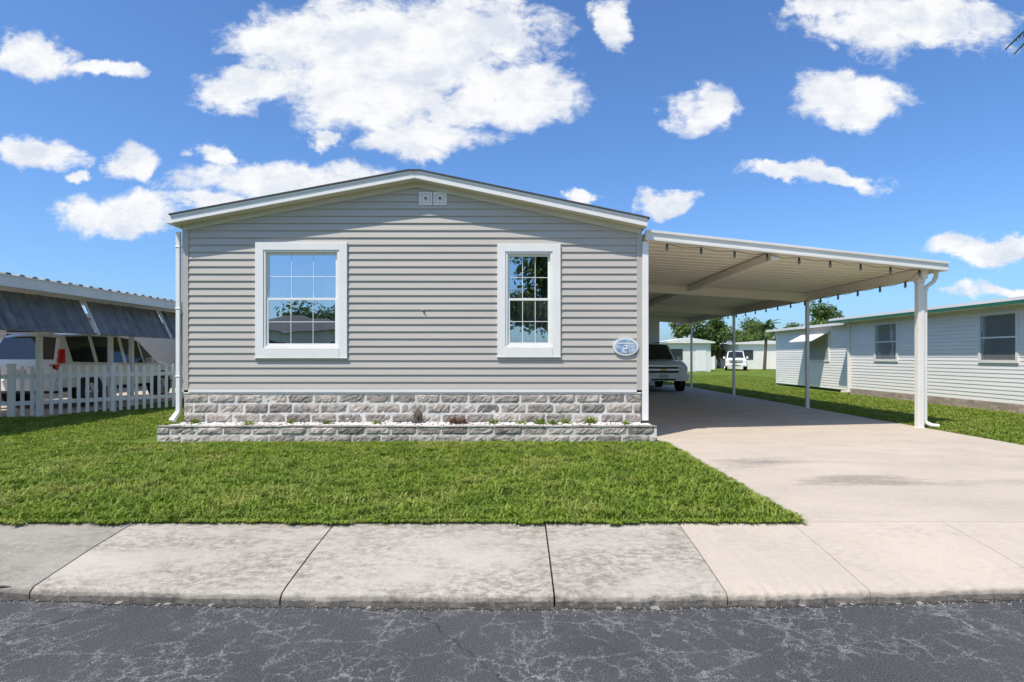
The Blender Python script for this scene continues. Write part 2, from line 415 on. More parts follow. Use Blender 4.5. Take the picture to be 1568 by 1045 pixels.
ds.box(HX0-.10,HX0-.035,HY-.06,HY-.005,.461,3.36,0)
ds.hexa([(HX0-.12,HY-.22,.33),(HX0-.035,HY-.22,.33),(HX0-.035,HY-.16,.29),(HX0-.12,HY-.16,.29)],[(HX0-.10,HY-.06,.46),(HX0-.035,HY-.06,.46),(HX0-.035,HY-.005,.44),(HX0-.10,HY-.005,.44)],0)
for z in (1.0,2.1,3.1): ds.box(HX0-.108,HX0-.027,HY-.067,HY-.002,z,z+.03,0)
ds.obj('downspout',m_trim,house,bevel=.006)
vt=MB()
for x in(-1.455,-1.222):
    z=3.905
    vt.box(x-.108,x+.108,HY-.03,HY,z-.108,z+.108,0)
    vt.box(x-.075,x+.075,HY-.036,HY-.030,z-.075,z-.062,1);vt.box(x-.075,x+.075,HY-.036,HY-.030,z+.062,z+.075,1)
    vt.box(x-.075,x-.062,HY-.036,HY-.030,z-.062,z+.062,1);vt.box(x+.062,x+.075,HY-.036,HY-.030,z-.062,z+.062,1)
    vt.cyl((x,HY-.03,z),(x,HY-.05,z),.034,.03,14,1); vt.cyl((x,HY-.045,z),(x,HY-.058,z),.016,.016,10,2)
vt.obj('gable_vents',[m_trim,m_trim2,m_dark],house,bevel=.003)
for wi,(x0,x1,z0,z1) in enumerate(WINS):
    T=.13; fy=HY
    wn=MB()
    wn.box(x0,x0+T,fy-.045,fy+.0,z0,z1,0);wn.box(x1-T,x1,fy-.045,fy+.0,z0,z1,0)
    wn.box(x0+T,x1-T,fy-.045,fy+.0,z1-T*.95,z1,0);wn.box(x0+T,x1-T,fy-.05,fy+.0,z0,z0+T*1.2,0)
    wn.box(x0-.012,x1+.012,fy-.055,fy-.0,z0-.012,z0-.001,0)
    a,b,c,d=x0+T,x1-T,z0+T*1.2,z1-T*.95
    s=.035
    for (p,q,r,t,yy) in((a,a+s,c,d,.0),(b-s,b,c,d,.0),(a+s,b-s,d-s,d,.0),(a+s,b-s,c,c+s,.0)):
        wn.box(p,q,fy-.03,fy+.08,r,t,0)
    a+=s;b-=s;c+=s;d-=s
    zm=(c+d)/2+.0
    gl=MB()
    for (lo,hi,yy) in((zm-.02,d,.02),(c,zm+.02,-.008)):
        f=.038
        wn.box(a,a+f,fy+yy,fy+yy+.025,lo,hi,0);wn.box(b-f,b,fy+yy,fy+yy+.025,lo,hi,0)
        wn.box(a+f,b-f,fy+yy,fy+yy+.025,hi-f,hi,0);wn.box(a+f,b-f,fy+yy,fy+yy+.025,lo,lo+f,0)
        A,B,C,D_=a+f,b-f,lo+f,hi-f
        gl.quad((A,fy+yy+.012,C),(B,fy+yy+.012,C),(B,fy+yy+.012,D_),(A,fy+yy+.012,D_))
        g2=.005
        for k in(1,2):
            xx=A+(B-A)*k/3; wn.box(xx-g2,xx+g2,fy+yy+.006,fy+yy+.0115,C,D_,0)
        zz=(C+D_)/2; wn.box(A,B,fy+yy+.0055,fy+yy+.0112,zz-g2,zz+g2,0)
    wn.obj('window_frame',m_trim,house,bevel=.003)
    gl.obj('window_glass',m_glass,house)
    it=MB()
    X0,X1,Z0,Z1=x0-.1,x1+.1,z0-.1,z1+.1
    it.quad((X0,fy+1.2,Z0),(X1,fy+1.2,Z0),(X1,fy+1.2,Z1),(X0,fy+1.2,Z1));it.quad((X0,fy+.02,Z0),(X0,fy+1.2,Z0),(X0,fy+1.2,Z1),(X0,fy+.02,Z1))
    it.quad((X1,fy+.02,Z0),(X1,fy+1.2,Z0),(X1,fy+1.2,Z1),(X1,fy+.02,Z1));it.quad((X0,fy+.02,Z0),(X1,fy+.02,Z0),(X1,fy+1.2,Z0),(X0,fy+1.2,Z0));it.quad((X0,fy+.02,Z1),(X1,fy+.02,Z1),(X1,fy+1.2,Z1),(X0,fy+1.2,Z1))
    rngs=[(a,a+.26),(b-.26,b)] if wi==0 else [(a,b)]
    zt=d if wi==0 else zm
    for (p,q) in rngs:
        nn=40
        for i in range(nn):
            xa=p+(q-p)*i/nn; xb=p+(q-p)*(i+1)/nn
            ya=fy+.16+.02*math.sin(i*1.1); yb=fy+.16+.02*math.sin((i+1)*1.1)
            it.quad((xa,ya,c),(xb,yb,c),(xb,yb,zt),(xa,ya,zt),1)
    it.obj('room_behind_window',[m_dark,m_curtain],house)
lb=MB(); lb.cyl((-1.50,HY-.0,2.09),(-1.50,HY-.04,2.09),.014,.012,10,0); lb.cyl((-1.50,HY-.035,2.09),(-1.47,HY-.04,2.05),.008,.009,8,1)
lb.obj('hose_stub',[m_trim2,m_dark],house)
def rblock(mb,P0,D,Nn,s0,s1,z0,z1,depth,mi=0,nx=10,nz=4,amp=.008):
    P0=Vector(P0);D=Vector(D);Nn=Vector(Nn); g=.007
    s0+=g*U(.7,1.6);s1-=g*U(.7,1.6);z0+=g;z1-=g; vs=[];fs=[]
    tl=(U(-.006,.010),U(-.008,.008))
    for j in range(nz+1):
        for i in range(nx+1):
            u=i/nx;v=j/nz; edge=min(u*nx/1.2,(1-u)*nx/1.2,v*nz/1.1,(1-v)*nz/1.1,1)
            off=depth+(edge)*(.012+U(-amp,amp))+tl[0]*edge
            p=P0+D*(s0+(s1-s0)*u+ (U(-.003,.003)))+Nn*off
            vs.append((p.x,p.y,z0+(z1-z0)*v+(U(-.004,.004))))
    for j in range(nz):
        for i in range(nx): fs.append([j*(nx+1)+i,j*(nx+1)+i+1,(j+1)*(nx+1)+i+1,(j+1)*(nx+1)+i])
    per=[i for i in range(nx+1)]+[ (j)*(nx+1)+nx for j in range(1,nz+1)]+[nz*(nx+1)+i for i in range(nx-1,-1,-1)]+[j*(nx+1) for j in range(nz-1,0,-1)]
    base=len(vs)
    for k in per:
        p=Vector(vs[k])-Nn*(depth+.01); vs.append(tuple(p))
    L=len(per)
    for k in range(L): fs.append([per[k],base+k,base+(k+1)%L,per[(k+1)%L]])
    mb.add(vs,fs,mi)
random.seed(5)
sk=MB(); 
def course(mb,P0,D,Nn,L,z0,z1,depth,off,bl=.42):
    s=-off
    while s<L-.02:
        e=s+bl*U(.9,1.1)
        a=max(s,0);b=min(e,L)
        if b-a>.05: rblock(mb,P0,D,Nn,a,b,z0,z1,depth)
        s=e
zc=[.735-.163*i for i in range(5)]
for i in range(4):
    course(sk,(HX0,HY,0),(1,0,0),(0,-1,0),HX1-HX0,zc[i+1],zc[i],.004,(i%2)*.21+.02)
sk.obj('skirt_blocks',m_block,house)
mo=MB(); mo.box(HX0+.01,HX1-.01,HY-.006,HY+.1,0,.735); mo.obj('skirt_mortar',m_mortar,house)

planter=group('block_planter')
pb=MB(); PX0,PX1,PY=-5.50,2.18,8.74
for i in range(2):
    z0=i*.132;z1=z0+.132
    course(pb,(PX0,PY+.02,0),(1,0,0),(0,-1,0),PX1-PX0,z0,z1,.006,(i%2)*.2+.05)
    course(pb,(PX0+.02,9.26,0),(0,-1,0),(-1,0,0),.5,z0,z1,.006,.1)
    course(pb,(PX1-.02,8.76,0),(0,1,0),(1,0,0),.5,z0,z1,.006,.1)
pb.obj('planter_blocks',m_block,planter)
pm=MB(); pm.box(PX0+.01,PX1-.01,PY+.014,PY+.12,0,.258); pm.box(PX0+.03,PX0+.12,PY+.121,9.26,0,.257); pm.box(PX1-.12,PX1-.03,PY+.121,9.26,0,.257)
pm.obj('planter_core',m_mortar,planter)
ps=MB(); ps.quad((PX0+.1,PY+.1,.235),(PX1-.1,PY+.1,.235),(PX1-.1,HY,.25),(PX0+.1,HY,.25)); ps.obj('planter_soil',m_soil,planter)
pc=MB(); s=PX0
while s<PX1-.05:
    e=min(s+.4*U(.95,1.05),PX1); pc.box(s+.004,e-.004,PY-.004+U(-.004,.004),PY+.14,.259,.270+U(0,.004)); s=e
pc.obj('planter_cap',m_block,planter,bevel=.003)
gv=MB()
for i in range(2600):
    x=U(PX0+.15,PX1-.15); y=U(PY+.15,HY-.05); r=U(.008,.024); z=.25+r*.3+.03*max(0,(y-PY-.15))
    a=[(x+r*U(.7,1.2),y,z),(x-r*U(.7,1.2),y,z),(x,y+r*U(.7,1.2),z),(x,y-r*U(.7,1.2),z),(x,y,z+r*U(.6,1)),(x,y,z-r)]
    gv.add(a,[[0,2,4],[2,1,4],[1,3,4],[3,0,4],[2,0,5],[1,2,5],[3,1,5],[0,3,5]])
gv.obj('gravel',m_gravel)
def weed(name,x,y,z,n,L,mat,w=.012,spread=1.0):
    mb=MB()
    for i in range(n):
        a=U(0,6.28);le=L*U(.5,1);t=U(.2,1.2)*spread
        dx,dy,dz=math.cos(a)*math.sin(t),math.sin(a)*math.sin(t),math.cos(t)
        p=Vector((x+U(-.05,.05),y+U(-.03,.03),z)); d=Vector((dx,dy,dz)); sd_=d.cross(Vector((0,0,1)));sd_=sd_.normalized()*w if sd_.length>.01 else Vector((w,0,0))
        q=p+d*le*.6; e=p+d*le+Vector((0,0,-le*.15))
        mb.add([p,q+sd_,e,q-sd_],[[0,1,2,3]])
    mb.obj(name,mat)
m_brownleaf=leaf_mat('dry_leaves',(.26,.11,.08),(.15,.09,.06),(.30,.22,.12),3,.2)
weed('purple_plant',-.97,9.08,.25,70,.22,m_brownleaf,.009); weed('purple_plant',-.83,9.1,.25,50,.17,m_brownleaf,.009)
for (x,y,n,L) in((-3.0,9.1,45,.14),(-4.2,9.0,35,.13),(-.35,9.1,50,.15),(.4,9.05,80,.17),(.6,9.0,50,.14),(.8,9.1,55,.14),(1.2,9.15,65,.18),(-2.2,9.1,30,.13),(-5.1,9.1,45,.15),(1.75,9.05,40,.12),(-3.6,9.15,30,.12),(.1,9.1,30,.12)):
    weed('weed',x,y,.25,n,L,m_grass,.010)
st=MB(); st.box(-1.63,-1.50,9.14,9.24,.25,.42,0); st.add([(-1.63,9.14,.42),(-1.50,9.14,.42),(-1.50,9.24,.42),(-1.63,9.24,.42),(-1.57,9.19,.52)],[[0,1,4],[1,2,4],[2,3,4],[3,0,4]],0)
st.cyl((-1.565,9.13,.38),(-1.565,9.11,.38),.03,.02,8,0)
st.obj('garden_ornament',m_bark,None,bevel=.02)

pq=group('address_plaque')
def disc(mb,cx,cz,rx,rz,y0,y1,mi,n=32):
    vs=[(cx+rx*math.cos(2*math.pi*i/n),y0,cz+rz*math.sin(2*math.pi*i/n)) for i in range(n)]+[(cx+rx*math.cos(2*math.pi*i/n),y1,cz+rz*math.sin(2*math.pi*i/n)) for i in range(n)]
    mb.add(vs,[[i,(i+1)%n,n+(i+1)%n,n+i] for i in range(n)]+[list(range(n)),[n+i for i in range(n)][::-1]],mi)
pp=MB(); disc(pp,1.79,1.50,.205,.145,HY-.05,HY-.012,0); disc(pp,1.79,1.50,.17,.112,HY-.056,HY-.051,1)
pp.obj('plate',[m_plaque_rim,m_plaque],pq,bevel=.004)
pd=MB()
for (a,b,c,d) in((1.76,1.82,1.49,1.505),(1.76,1.82,1.435,1.45),(1.76,1.82,1.38+.0,1.395),(1.805,1.82,1.45,1.49),(1.76,1.775,1.395,1.435)):
    pd.box(a-.01,b-.01,HY-.062,HY-.057,c+.02,d+.02)
pd.box(1.66,1.92,HY-.060,HY-.057,1.545,1.56)
pd.obj('digit',m_trim,pq)

# ------------------------------------------------------------------ carport
cp=group('carport')
CL,CR=HX1+.06,7.75; FYL,FYR=9.24,10.30; CB=26.3; ZCL,ZCR=3.38,3.04
def cz(x): return ZCL+(ZCR-ZCL)*(x-CL)/(CR-CL)
def cfy(x): return FYL+(FYR-FYL)*(x-CL)/(CR-CL)
cr=MB()
cr.hexa([(CL,FYL+.05,ZCL-.09),(CR,FYR+.05,ZCR-.09),(CR,CB,ZCR-.09),(CL,CB,ZCL-.09)],[(CL,FYL+.05,ZCL-.03),(CR,FYR+.05,ZCR-.03),(CR,CB,ZCR-.03),(CL,CB,ZCL-.03)],0)
y=9.6
while y<CB-.1:
    xa=CL
    if y<FYR+.1: xe=CL+(y-.1-FYL)/(FYR-FYL)*(CR-CL)
    else: xe=CR-.1
    xe=min(xe,CR-.1)
    if xe>CL+.3:
        cr.hexa([(xa,y,cz(xa)-.105),(xe,y,cz(xe)-.105),(xe,y+.02,cz(xe)-.105),(xa,y+.02,cz(xa)-.105)],[(xa,y-.015,cz(xa)-.0905),(xe,y-.015,cz(xe)-.0905),(xe,y+.035,cz(xe)-.0905),(xa,y+.035,cz(xa)-.0905)],0)
    y+=.305
cr.obj('roof_pans',m_ceil,cp)
cf=MB()
def skew(mb,x0,x1,dy0,dy1,dzt,dzb,mi):
    mb.hexa([(x0,cfy(x0)+dy0,cz(x0)+dzb),(x1,cfy(x1)+dy0,cz(x1)+dzb),(x1,cfy(x1)+dy1,cz(x1)+dzb),(x0,cfy(x0)+dy1,cz(x0)+dzb)],
            [(x0,cfy(x0)+dy0,cz(x0)+dzt),(x1,cfy(x1)+dy0,cz(x1)+dzt),(x1,cfy(x1)+dy1,cz(x1)+dzt),(x0,cfy(x0)+dy1,cz(x0)+dzt)],mi)
skew(cf,CL,CR+.08,-.0,.04,0,-.15,0)
skew(cf,CL,CR+.08,-.022,-.001,.012,-.03,0)
skew(cf,CL,CR+.08,-.012,-.001,-.115,-.152,0)
cf.box(CR-.02,CR+.08,FYR+.05,CB,ZCR-.15,ZCR-.005,0); 
cf.box(CR+.081,CR+.095,FYR+.0,CB,ZCR-.03,ZCR+.01,0)
cf.obj('fascia_and_gutter',m_alum,cp,bevel=.004)
bm_=MB()
PXp=7.47
bm_.box(PXp-.05,PXp+.05,10.4,CB,cz(PXp)-.30,cz(PXp)-.10,0)
bm_.box(CL+.02,CL+.10,9.5,CB,cz(CL)-.26,cz(CL)-.10,0)
POSTS=[10.55,14.6,19.5,24.2]
for y in (14.6,19.5,24.2):
    bm_.hexa([(CL+.1,y-.05,cz(CL)-.33),(PXp,y-.05,cz(PXp)-.33),(PXp,y+.05,cz(PXp)-.33),(CL+.1,y+.05,cz(CL)-.33)],[(CL+.1,y-.05,cz(CL)-.108),(PXp,y-.05,cz(PXp)-.108),(PXp,y+.05,cz(PXp)-.108),(CL+.1,y+.05,cz(CL)-.108)],0)
for a,b in ((cfy(4.45)+.1,14.5),(14.66,19.4),(19.56,24.1)):
    bm_.box(4.38,4.52,a,b,cz(4.45)-.25,cz(4.45)-.1055,0)
bm_.obj('beams',m_ceil,cp,bevel=.004)
po=MB()
for y in POSTS:
    s=.055 if y<11 else .038
    po.box(PXp-s,PXp+s,y-s,y+s,.015,cz(PXp)-.361,0); po.box(PXp-s-.012,PXp+s+.012,y-s-.012,y+s+.012,.0141,.03,0)
    po.box(PXp-s-.012,PXp+s+.012,y-s-.012,y+s+.012,cz(PXp)-.36,cz(PXp)-.301,0)
dxp=PXp+.095
po.box(dxp-.033,dxp+.033,10.52,10.58,.16,2.55,0)
def tube(mb,pts,s,mi):
    for a,b in zip(pts[:-1],pts[1:]): mb.cyl(a,b,s,s,10,mi)
po.obj('posts',m_alum,cp,bevel=.006)
tb=MB()
tube(tb,[(CR+.03,10.55,2.92),(CR+.03,10.55,2.82),(CR-.02,10.55,2.72),(dxp+.04,10.55,2.63),(dxp,10.55,2.52)],.037,0)
tube(tb,[(dxp,10.55,.2),(dxp+.02,10.55,.12),(dxp+.10,10.50,.07),(dxp+.2,10.46,.06)],.037,0)
tb.obj('downspout',m_alum,cp,smooth=False)
ut=MB(); 
ut.box(HX1+.02,6.65,CB+.02,30,0,3.0,0); ut.box(3.2,4.1,CB-.01,CB+.018,.02,2.1,1); ut.box(5.0,5.9,CB-.01,CB+.018,1.0,2.0,1)
ut.obj('utility_room',[m_concwall,m_trim],cp)

sl=group('string_lights'); sb=MB()
pts=[]
for i in range(9):
    x=2.5+i*.6
    pts.append(Vector((x,cfy(x)+.09,cz(x)-.165)))
for i in range(14):
    pts.append(Vector((7.38,10.8+i*.75,cz(7.38)-.31)))
for i,(a,b) in enumerate(zip(pts[:-1],pts[1:])):
    mpt=(a+b)/2-Vector((0,0,.035)); sb.cyl(a,mpt,.004,.004,5,0); sb.cyl(mpt,b,.004,.004,5,0)
for p in pts:
    sb.cyl(p,p-Vector((0,0,.06)),.016,.02,8,0); sb.cyl(p-Vector((0,0,.06)),p-Vector((0,0,.10)),.028,.022,8,1); sb.cyl(p-Vector((0,0,.10)),p-Vector((0,0,.125)),.022,.006,8,1)
sb.obj('wire_and_bulbs',[m_black,M('bulb_glass',(.25,.24,.22),(.15,.14,.13),20,.2)],sl)

# ------------------------------------------------------------------ cars
def car(name,loc,rot,paint,truck=False,scale=1):
    e=group(name,loc,rot,scale)
    if truck:
        S=[(-2.6,.5,1.0,1.02,.93,.86),(-2.5,.42,1.12,1.16,.96,.88),(-2.4,.42,1.14,1.74,.96,.70),(-2.2,.42,1.14,1.84,.96,.70),(-1.3,.4,1.14,1.87,.96,.71),(-1.15,.4,1.14,1.87,.96,.71),
           (-.25,.4,1.13,1.87,.96,.71),(-.12,.4,1.13,1.87,.96,.71),(.6,.4,1.12,1.82,.96,.70),(.68,.4,1.12,1.79,.96,.70),(1.35,.42,1.12,1.22,.96,.80),(2.2,.45,1.08,1.15,.94,.84),(2.48,.5,1.0,1.05,.92,.82),(2.56,.52,.9,.93,.88,.8)]
        glass=[0,0,0,1,0,1,0,1,0,2,0,0,0]
        wy=(-1.55,1.65); wr=.39
    else:
        S=[(-2.36,.48,.98,1.0,.86,.80),(-2.28,.40,1.06,1.14,.91,.82),(-2.05,.38,1.08,1.66,.92,.68),(-1.9,.38,1.08,1.74,.92,.68),(-1.2,.36,1.06,1.77,.92,.69),(-1.08,.36,1.06,1.77,.92,.69),
           (-.15,.36,1.04,1.77,.92,.69),(-.03,.36,1.04,1.77,.92,.69),(.65,.36,1.03,1.71,.92,.67),(.72,.36,1.03,1.68,.92,.67),(1.4,.38,1.02,1.10,.91,.76),(2.05,.40,.95,1.0,.88,.76),(2.28,.45,.85,.88,.82,.72),(2.34,.48,.78,.8,.78,.7)]
        glass=[0,3,0,1,0,1,0,1,0,2,0,0,0]
        wy=(-1.4,1.42); wr=.35
    b=MB(); rings=[]
    for (y,zb,be,ro,w_,wro) in S:
        k=(ro-be)
        half=[(w_*.86,zb),(w_*.98,zb+.10),(w_,(zb+be)/2+.02),(w_*.985,be-.06),(w_*.96,be),(wro+ (w_*.96-wro)*.08, ro-min(.06,k*.4)),(wro*.9,ro-min(.015,k*.1)),(wro*.45,ro+.012*(k>.3))]
        ring=[(x_,y,z_) for x_,z_ in half]+[(-x_,y,z_) for x_,z_ in half[::-1]]
        rings.append(ring)
    nR=16
    for i in range(len(S)-1):
        A=rings[i];B=rings[i+1]
        for k in range(nR-1):
            mi=0
            if glass[i]==1 and k in(4,10): mi=1
            if glass[i] in(2,3) and k in (6,7,8): mi=1
            if glass[i]==2 and k in(4,10): mi=1
            if glass[i]==0 and truck and i==1 and k in(6,7,8): mi=1
            if k in (0,14): mi=2
            b.quad(A[k],A[k+1],B[k+1],B[k],mi)
        b.quad(A[0],B[0],B[15],A[15],2)
    b.add(rings[0],[list(range(16))[::-1]],0); b.add(rings[-1],[list(range(16))],0)
    b.obj('body',[paint,m_cglass,m_black],e,bevel=.018,smooth=False)
    wh=MB()
    ww=S[5][4]
    for y in wy:
        for s in(-1,1):
            wh.cyl((s*(ww-.05),y,wr+.03),(s*(ww+.006),y,wr+.03),wr+.075,wr+.075,28,0)
            wh.cyl((s*(ww-.2),y,wr),(s*(ww+.02),y,wr),wr,wr*.97,28,0)
            wh.cyl((s*(ww+.0),y,wr),(s*(ww+.026),y,wr),wr*.64,wr*.6,20,1)
            for k in range(6):
                a=k*math.pi/3; c,s2=math.cos(a),math.sin(a)
                wh.cyl((s*(ww+.02),y+c*wr*.1,wr+s2*wr*.1),(s*(ww+.03),y+c*wr*.55,wr+s2*wr*.55),.03,.04,6,1)
    wh.obj('wheels',[m_black,m_rim],e)
    d=MB()
    yf=S[-1][0]; yr=S[0][0]
    if truck:
        d.box(-.56,.56,yf-.03,yf+.02,.72,.93,2); d.box(-.60,.60,yf+.02,yf+.035,.79,.87,1); d.box(-.09,.09,yf+.035,yf+.05,.79,.87,5)
        d.box(-.66,.66,yf-.02,yf+.03,.94,1.0,1);
        for s in(-1,1):
            d.box(*sorted((s*.64,s*.9)),yf-.16,yf+.012,.76,.94,3)
            d.box(*sorted((s*.93,s*1.14)),.75,.9,1.12,1.32,0)
            d.box(*sorted((s*.55,s*.75)),yf+.07,yf+.08,.50,.58,3)
        d.box(-.93,.93,yf-.15,yf+.07,.42,.69,0); d.box(-.45,.45,yf+.07,yf+.08,.44,.5,2); d.box(-.17,.17,yf+.072,yf+.085,.54,.66,6)
        d.box(-.7,-.66,-2.2,.5,1.9,1.93,2);d.box(.66,.7,-2.2,.5,1.9,1.93,2)
    else:
        d.box(-.5,.5,yf-.03,yf+.02,.56,.76,2)
        for s in(-1,1):
            d.box(*sorted((s*.52,s*.76)),yf-.16,yf+.012,.62,.76,3)
            d.box(*sorted((s*.9,s*1.07)),.72,.84,1.04,1.18,0)
            d.hexa([(s*.76,yr+.04,1.04),(s*.895,yr+.05,1.04),(s*.91,yr+.22,1.06),(s*.84,yr+.25,1.06)],[(s*.74,yr+.20,1.38),(s*.80,yr+.21,1.38),(s*.83,yr+.30,1.38),(s*.78,yr+.30,1.38)],4)
            d.box(*sorted((s*.70,s*.90)),yr-.0,yr+.09,.90,1.03,4)
            d.box(*sorted((s*.64,s*.68)),-1.9,.5,1.77,1.80,2)
        d.box(-.88,.88,yr-.06,yr+.1,.42,.66,0); d.box(-.86,.86,yr-.065,yr+.1,.36,.415,2)
        d.box(-.17,.17,yr-.012,yr+.02,.78,.9,6); d.box(-.3,.3,yr-.02,yr+.02,.93,.955,1)
        d.box(-.5,.5,-2.16,-1.98,1.735,1.765,0)
    for s in(-1,1):
        for y in(-.9,.1): d.box(*sorted((s*(ww-.02),s*(ww+.012))),y,y+.16,.93,.96,0)
    d.obj('trim_parts',[paint,m_chrome,m_black,m_lamp,m_red,m_amber,m_plate],e,bevel=.012)
    return e
car('silver_suv',(5.45,23.6,.015),math.pi,m_paint_s,True)
car('white_suv',(-12.45,16.9,.01),0,m_paint_w,False,1.1)
car('parked_car',(21.6,56,0),math.radians(160),m_paint_w,True)
car('parked_car',(19.2,66,0),math.radians(100),m_paint_s,False)

# ------------------------------------------------------------------ right neighbour
nb=group('white_mobile_home')
NX=11.75
s=MB()
NW=[(13.3,14.45,1.18,2.42),(17.5,18.65,1.18,2.42),(9.6,10.6,1.18,2.42)]
siding(s,(NX,8.8,0),(0,1,0),(-1,0,0),11.4,.22,2.56,.10,[],mi=0,proud=.010)
s.quad((NX,8.8,0),(NX+7,8.8,0),(NX+7,8.8,2.6),(NX,8.8,2.6),0);s.quad((NX,20.2,0),(NX+7,20.2,0),(NX+7,20.2,2.6),(NX,20.2,2.6),0)
siding(s,(NX+.45,20.3,0),(0,1,0),(-1,0,0),6.4,.1,2.5,.10,[],mi=0,proud=.010)
s.quad((NX+.45,26.7,0),(NX+7,26.7,0),(NX+7,26.7,2.5),(NX+.45,26.7,2.5),0)
s.obj('walls',m_whitewall,nb)
s=MB(); random.seed(9)
for r_ in range(3):
    y=8.8+(r_%2)*.1
    while y<20.2:
        e=min(y+.2,20.2); s.box(NX-.02,NX+.05,y+.004,e-.004,r_*.073+.004,(r_+1)*.073,0); y=e
s.box(NX-.012,NX+.05,8.8,20.2,0,.22,1)
s.obj('brick_skirt',[m_brick,m_mortar],nb)
s=MB()
rx0,rx1=NX-.45,NX+7
s.hexa([(rx0,8.4,2.56),(rx0+4,8.4,3.0),(rx0+4,20.5,3.0),(rx0,20.5,2.56)],[(rx0,8.4,2.66),(rx0+4,8.4,3.08),(rx0+4,20.5,3.08),(rx0,20.5,2.66)],0)
s.hexa([(rx0+4,8.4,3.0),(rx1+.4,8.4,2.56),(rx1+.4,20.5,2.56),(rx0+4,20.5,3.0)],[(rx0+4,8.4,3.08),(rx1+.4,8.4,2.66),(rx1+.4,20.5,2.66),(rx0+4,20.5,3.08)],0)
s.box(rx0-.03,rx0-.001,8.38,20.52,2.53,2.60,1); s.box(rx0-.035,rx0-.001,8.38,20.52,2.605,2.68,2)
s.box(rx0-.03,rx0+.6,20.521,20.54,2.55,2.68,1)
s.box(rx0,NX,8.45,20.45,2.53,2.555,0)
s.hexa([(NX+.1,20.55,2.48),(NX+4,20.55,2.8),(NX+4,27,2.8),(NX+.1,27,2.48)],[(NX+.1,20.55,2.58),(NX+4,20.55,2.9),(NX+4,27,2.9),(NX+.1,27,2.58)],0)
s.obj('roof',[m_metal_w,m_green,m_trim],nb)
s=MB(); gl=MB()
for (a,b,c,d) in NW:
    x=NX
    s.box(x-.04,x-.0,a,b,c,c+.07,0);s.box(x-.04,x-.0,a,b,d-.07,d,0);s.box(x-.04,x-.0,a,a+.07,c+.07,d-.07,0);s.box(x-.04,x-.0,b-.07,b,c+.07,d-.07,0)
    s.box(x-.035,x,a+.07,b-.07,(c+d)/2-.02,(c+d)/2+.02,0)
    s.box(x-.02,x-.014,a+.07,b-.07,c+.07,d-.07,1)
    gl.quad((x-.026,a+.07,c+.07),(x-.026,b-.07,c+.07),(x-.026,b-.07,d-.07),(x-.026,a+.07,d-.07))
x=NX+.45; a,b,c,d=22.2,23.8,1.2,2.2
s.box(x-.02,x-.014,a,b,c,d,1); s.box(x-.04,x,a-.06,a,c-.06,d+.06,0);s.box(x-.04,x,b,b+.06,c-.06,d+.06,0);s.box(x-.04,x,a,b,c-.06,c,0)
s.hexa([(x-.75,a-.1,1.92),(x-.75,b+.1,1.92),(x-.02,b+.1,2.30),(x-.02,a-.1,2.30)],[(x-.75,a-.1,1.95),(x-.75,b+.1,1.95),(x-.02,b+.1,2.34),(x-.02,a-.1,2.34)],0)
s.box(NX-.08,NX-.015,20.0,20.07,.15,2.5,0); s.box(NX-.3,NX-.015,19.99,20.08,.08,.149,0)
s.obj('windows_and_trim',[m_trim,m_curtain],nb)
gl.obj('glass',glass_mat('window_glass_b',.3,(.85,.87,.87)),nb)

# ------------------------------------------------------------------ left neighbour
ln=group('neighbour_carport')
s=MB(); LX=-9.6; Y0,Y1=6.5,24; RX=-13.7
s.box(LX,LX+.03,Y0,Y1,2.68,2.86,1); s.box(LX-.01,LX+.05,Y0,Y1,2.861,2.885,1); s.box(LX+.0,LX+.045,Y0,Y1,2.66,2.679,1)
s.hexa([(LX,Y0,2.74),(RX,Y0,2.95),(RX,Y1,2.95),(LX,Y1,2.74)],[(LX,Y0,2.79),(RX,Y0,3.0),(RX,Y1,3.0),(LX,Y1,2.79)],1)
y=Y0
while y<Y1:
    s.hexa([(LX+.03,y,2.886),(RX,y,3.05),(RX,y+.16,3.05),(LX+.03,y+.16,2.886)],[(LX+.03,y+.04,2.925),(RX,y+.04,3.09),(RX,y+.12,3.09),(LX+.03,y+.12,2.925)],0); y+=.3
def corr(mb,y0,y1):
    y=y0; i=0; p=.09
    while y<y1:
        o=.03*(i%2); o2=.03*((i+1)%2)
        mb.quad((LX-.38+o,y,2.62),(LX-.38+o2,y+p,2.62),(LX+.0+o2,y+p,1.86),(LX+.0+o,y,1.86),0); y+=p;i+=1
    mb.box(LX-.0,LX+.05,y0,y1,1.83,1.865,0)
for a,b in((7.5,10.3),(10.4,13.0),(13.2,15.8),(15.9,19)): corr(s,a,b)
for y in(10.3,13.05,15.8):
    s.hexa([(LX+.05,y,1.84),(LX+.08,y,1.84),(LX+.08,y+.05,1.84),(LX+.05,y+.05,1.84)],[(LX-.30,y,2.62),(LX-.27,y,2.62),(LX-.27,y+.05,2.62),(LX-.30,y+.05,2.62)],1)
for y in(8,12.5,14.7,15.5,19): s.box(-10.47,-10.38,y-.045,y+.045,0,2.7,1)
for y in(8,13,19): s.box(RX+.05,RX+.14,y-.045,y+.045,0,2.9,1)
s.obj('roof_awnings_posts',[m_metal,m_metal_w],ln)
lh=group('neighbour_mobile_home')
s=MB(); siding(s,(-15.6,5.5,0),(0,1,0),(1,0,0),22,.3,2.7,.15); s.box(-22,-15.62,5.5,27.5,0,2.7); s.obj('walls',m_beigewall,lh)
s=MB(); s.hexa([(-22.3,5.2,2.72),(-15.4,5.2,2.72),(-15.4,28,2.72),(-22.3,28,2.72)],[(-18.9,5.2,3.2),(-18.7,5.2,3.2),(-18.7,28,3.2),(-18.9,28,3.2)]); s.obj('roof',m_roof,lh)
s=MB(); 
for a in(9,13,17.5): s.box(-15.59,-15.54,a,a+1.2,1.2,2.3)
s.obj('windows',m_cglass,lh)
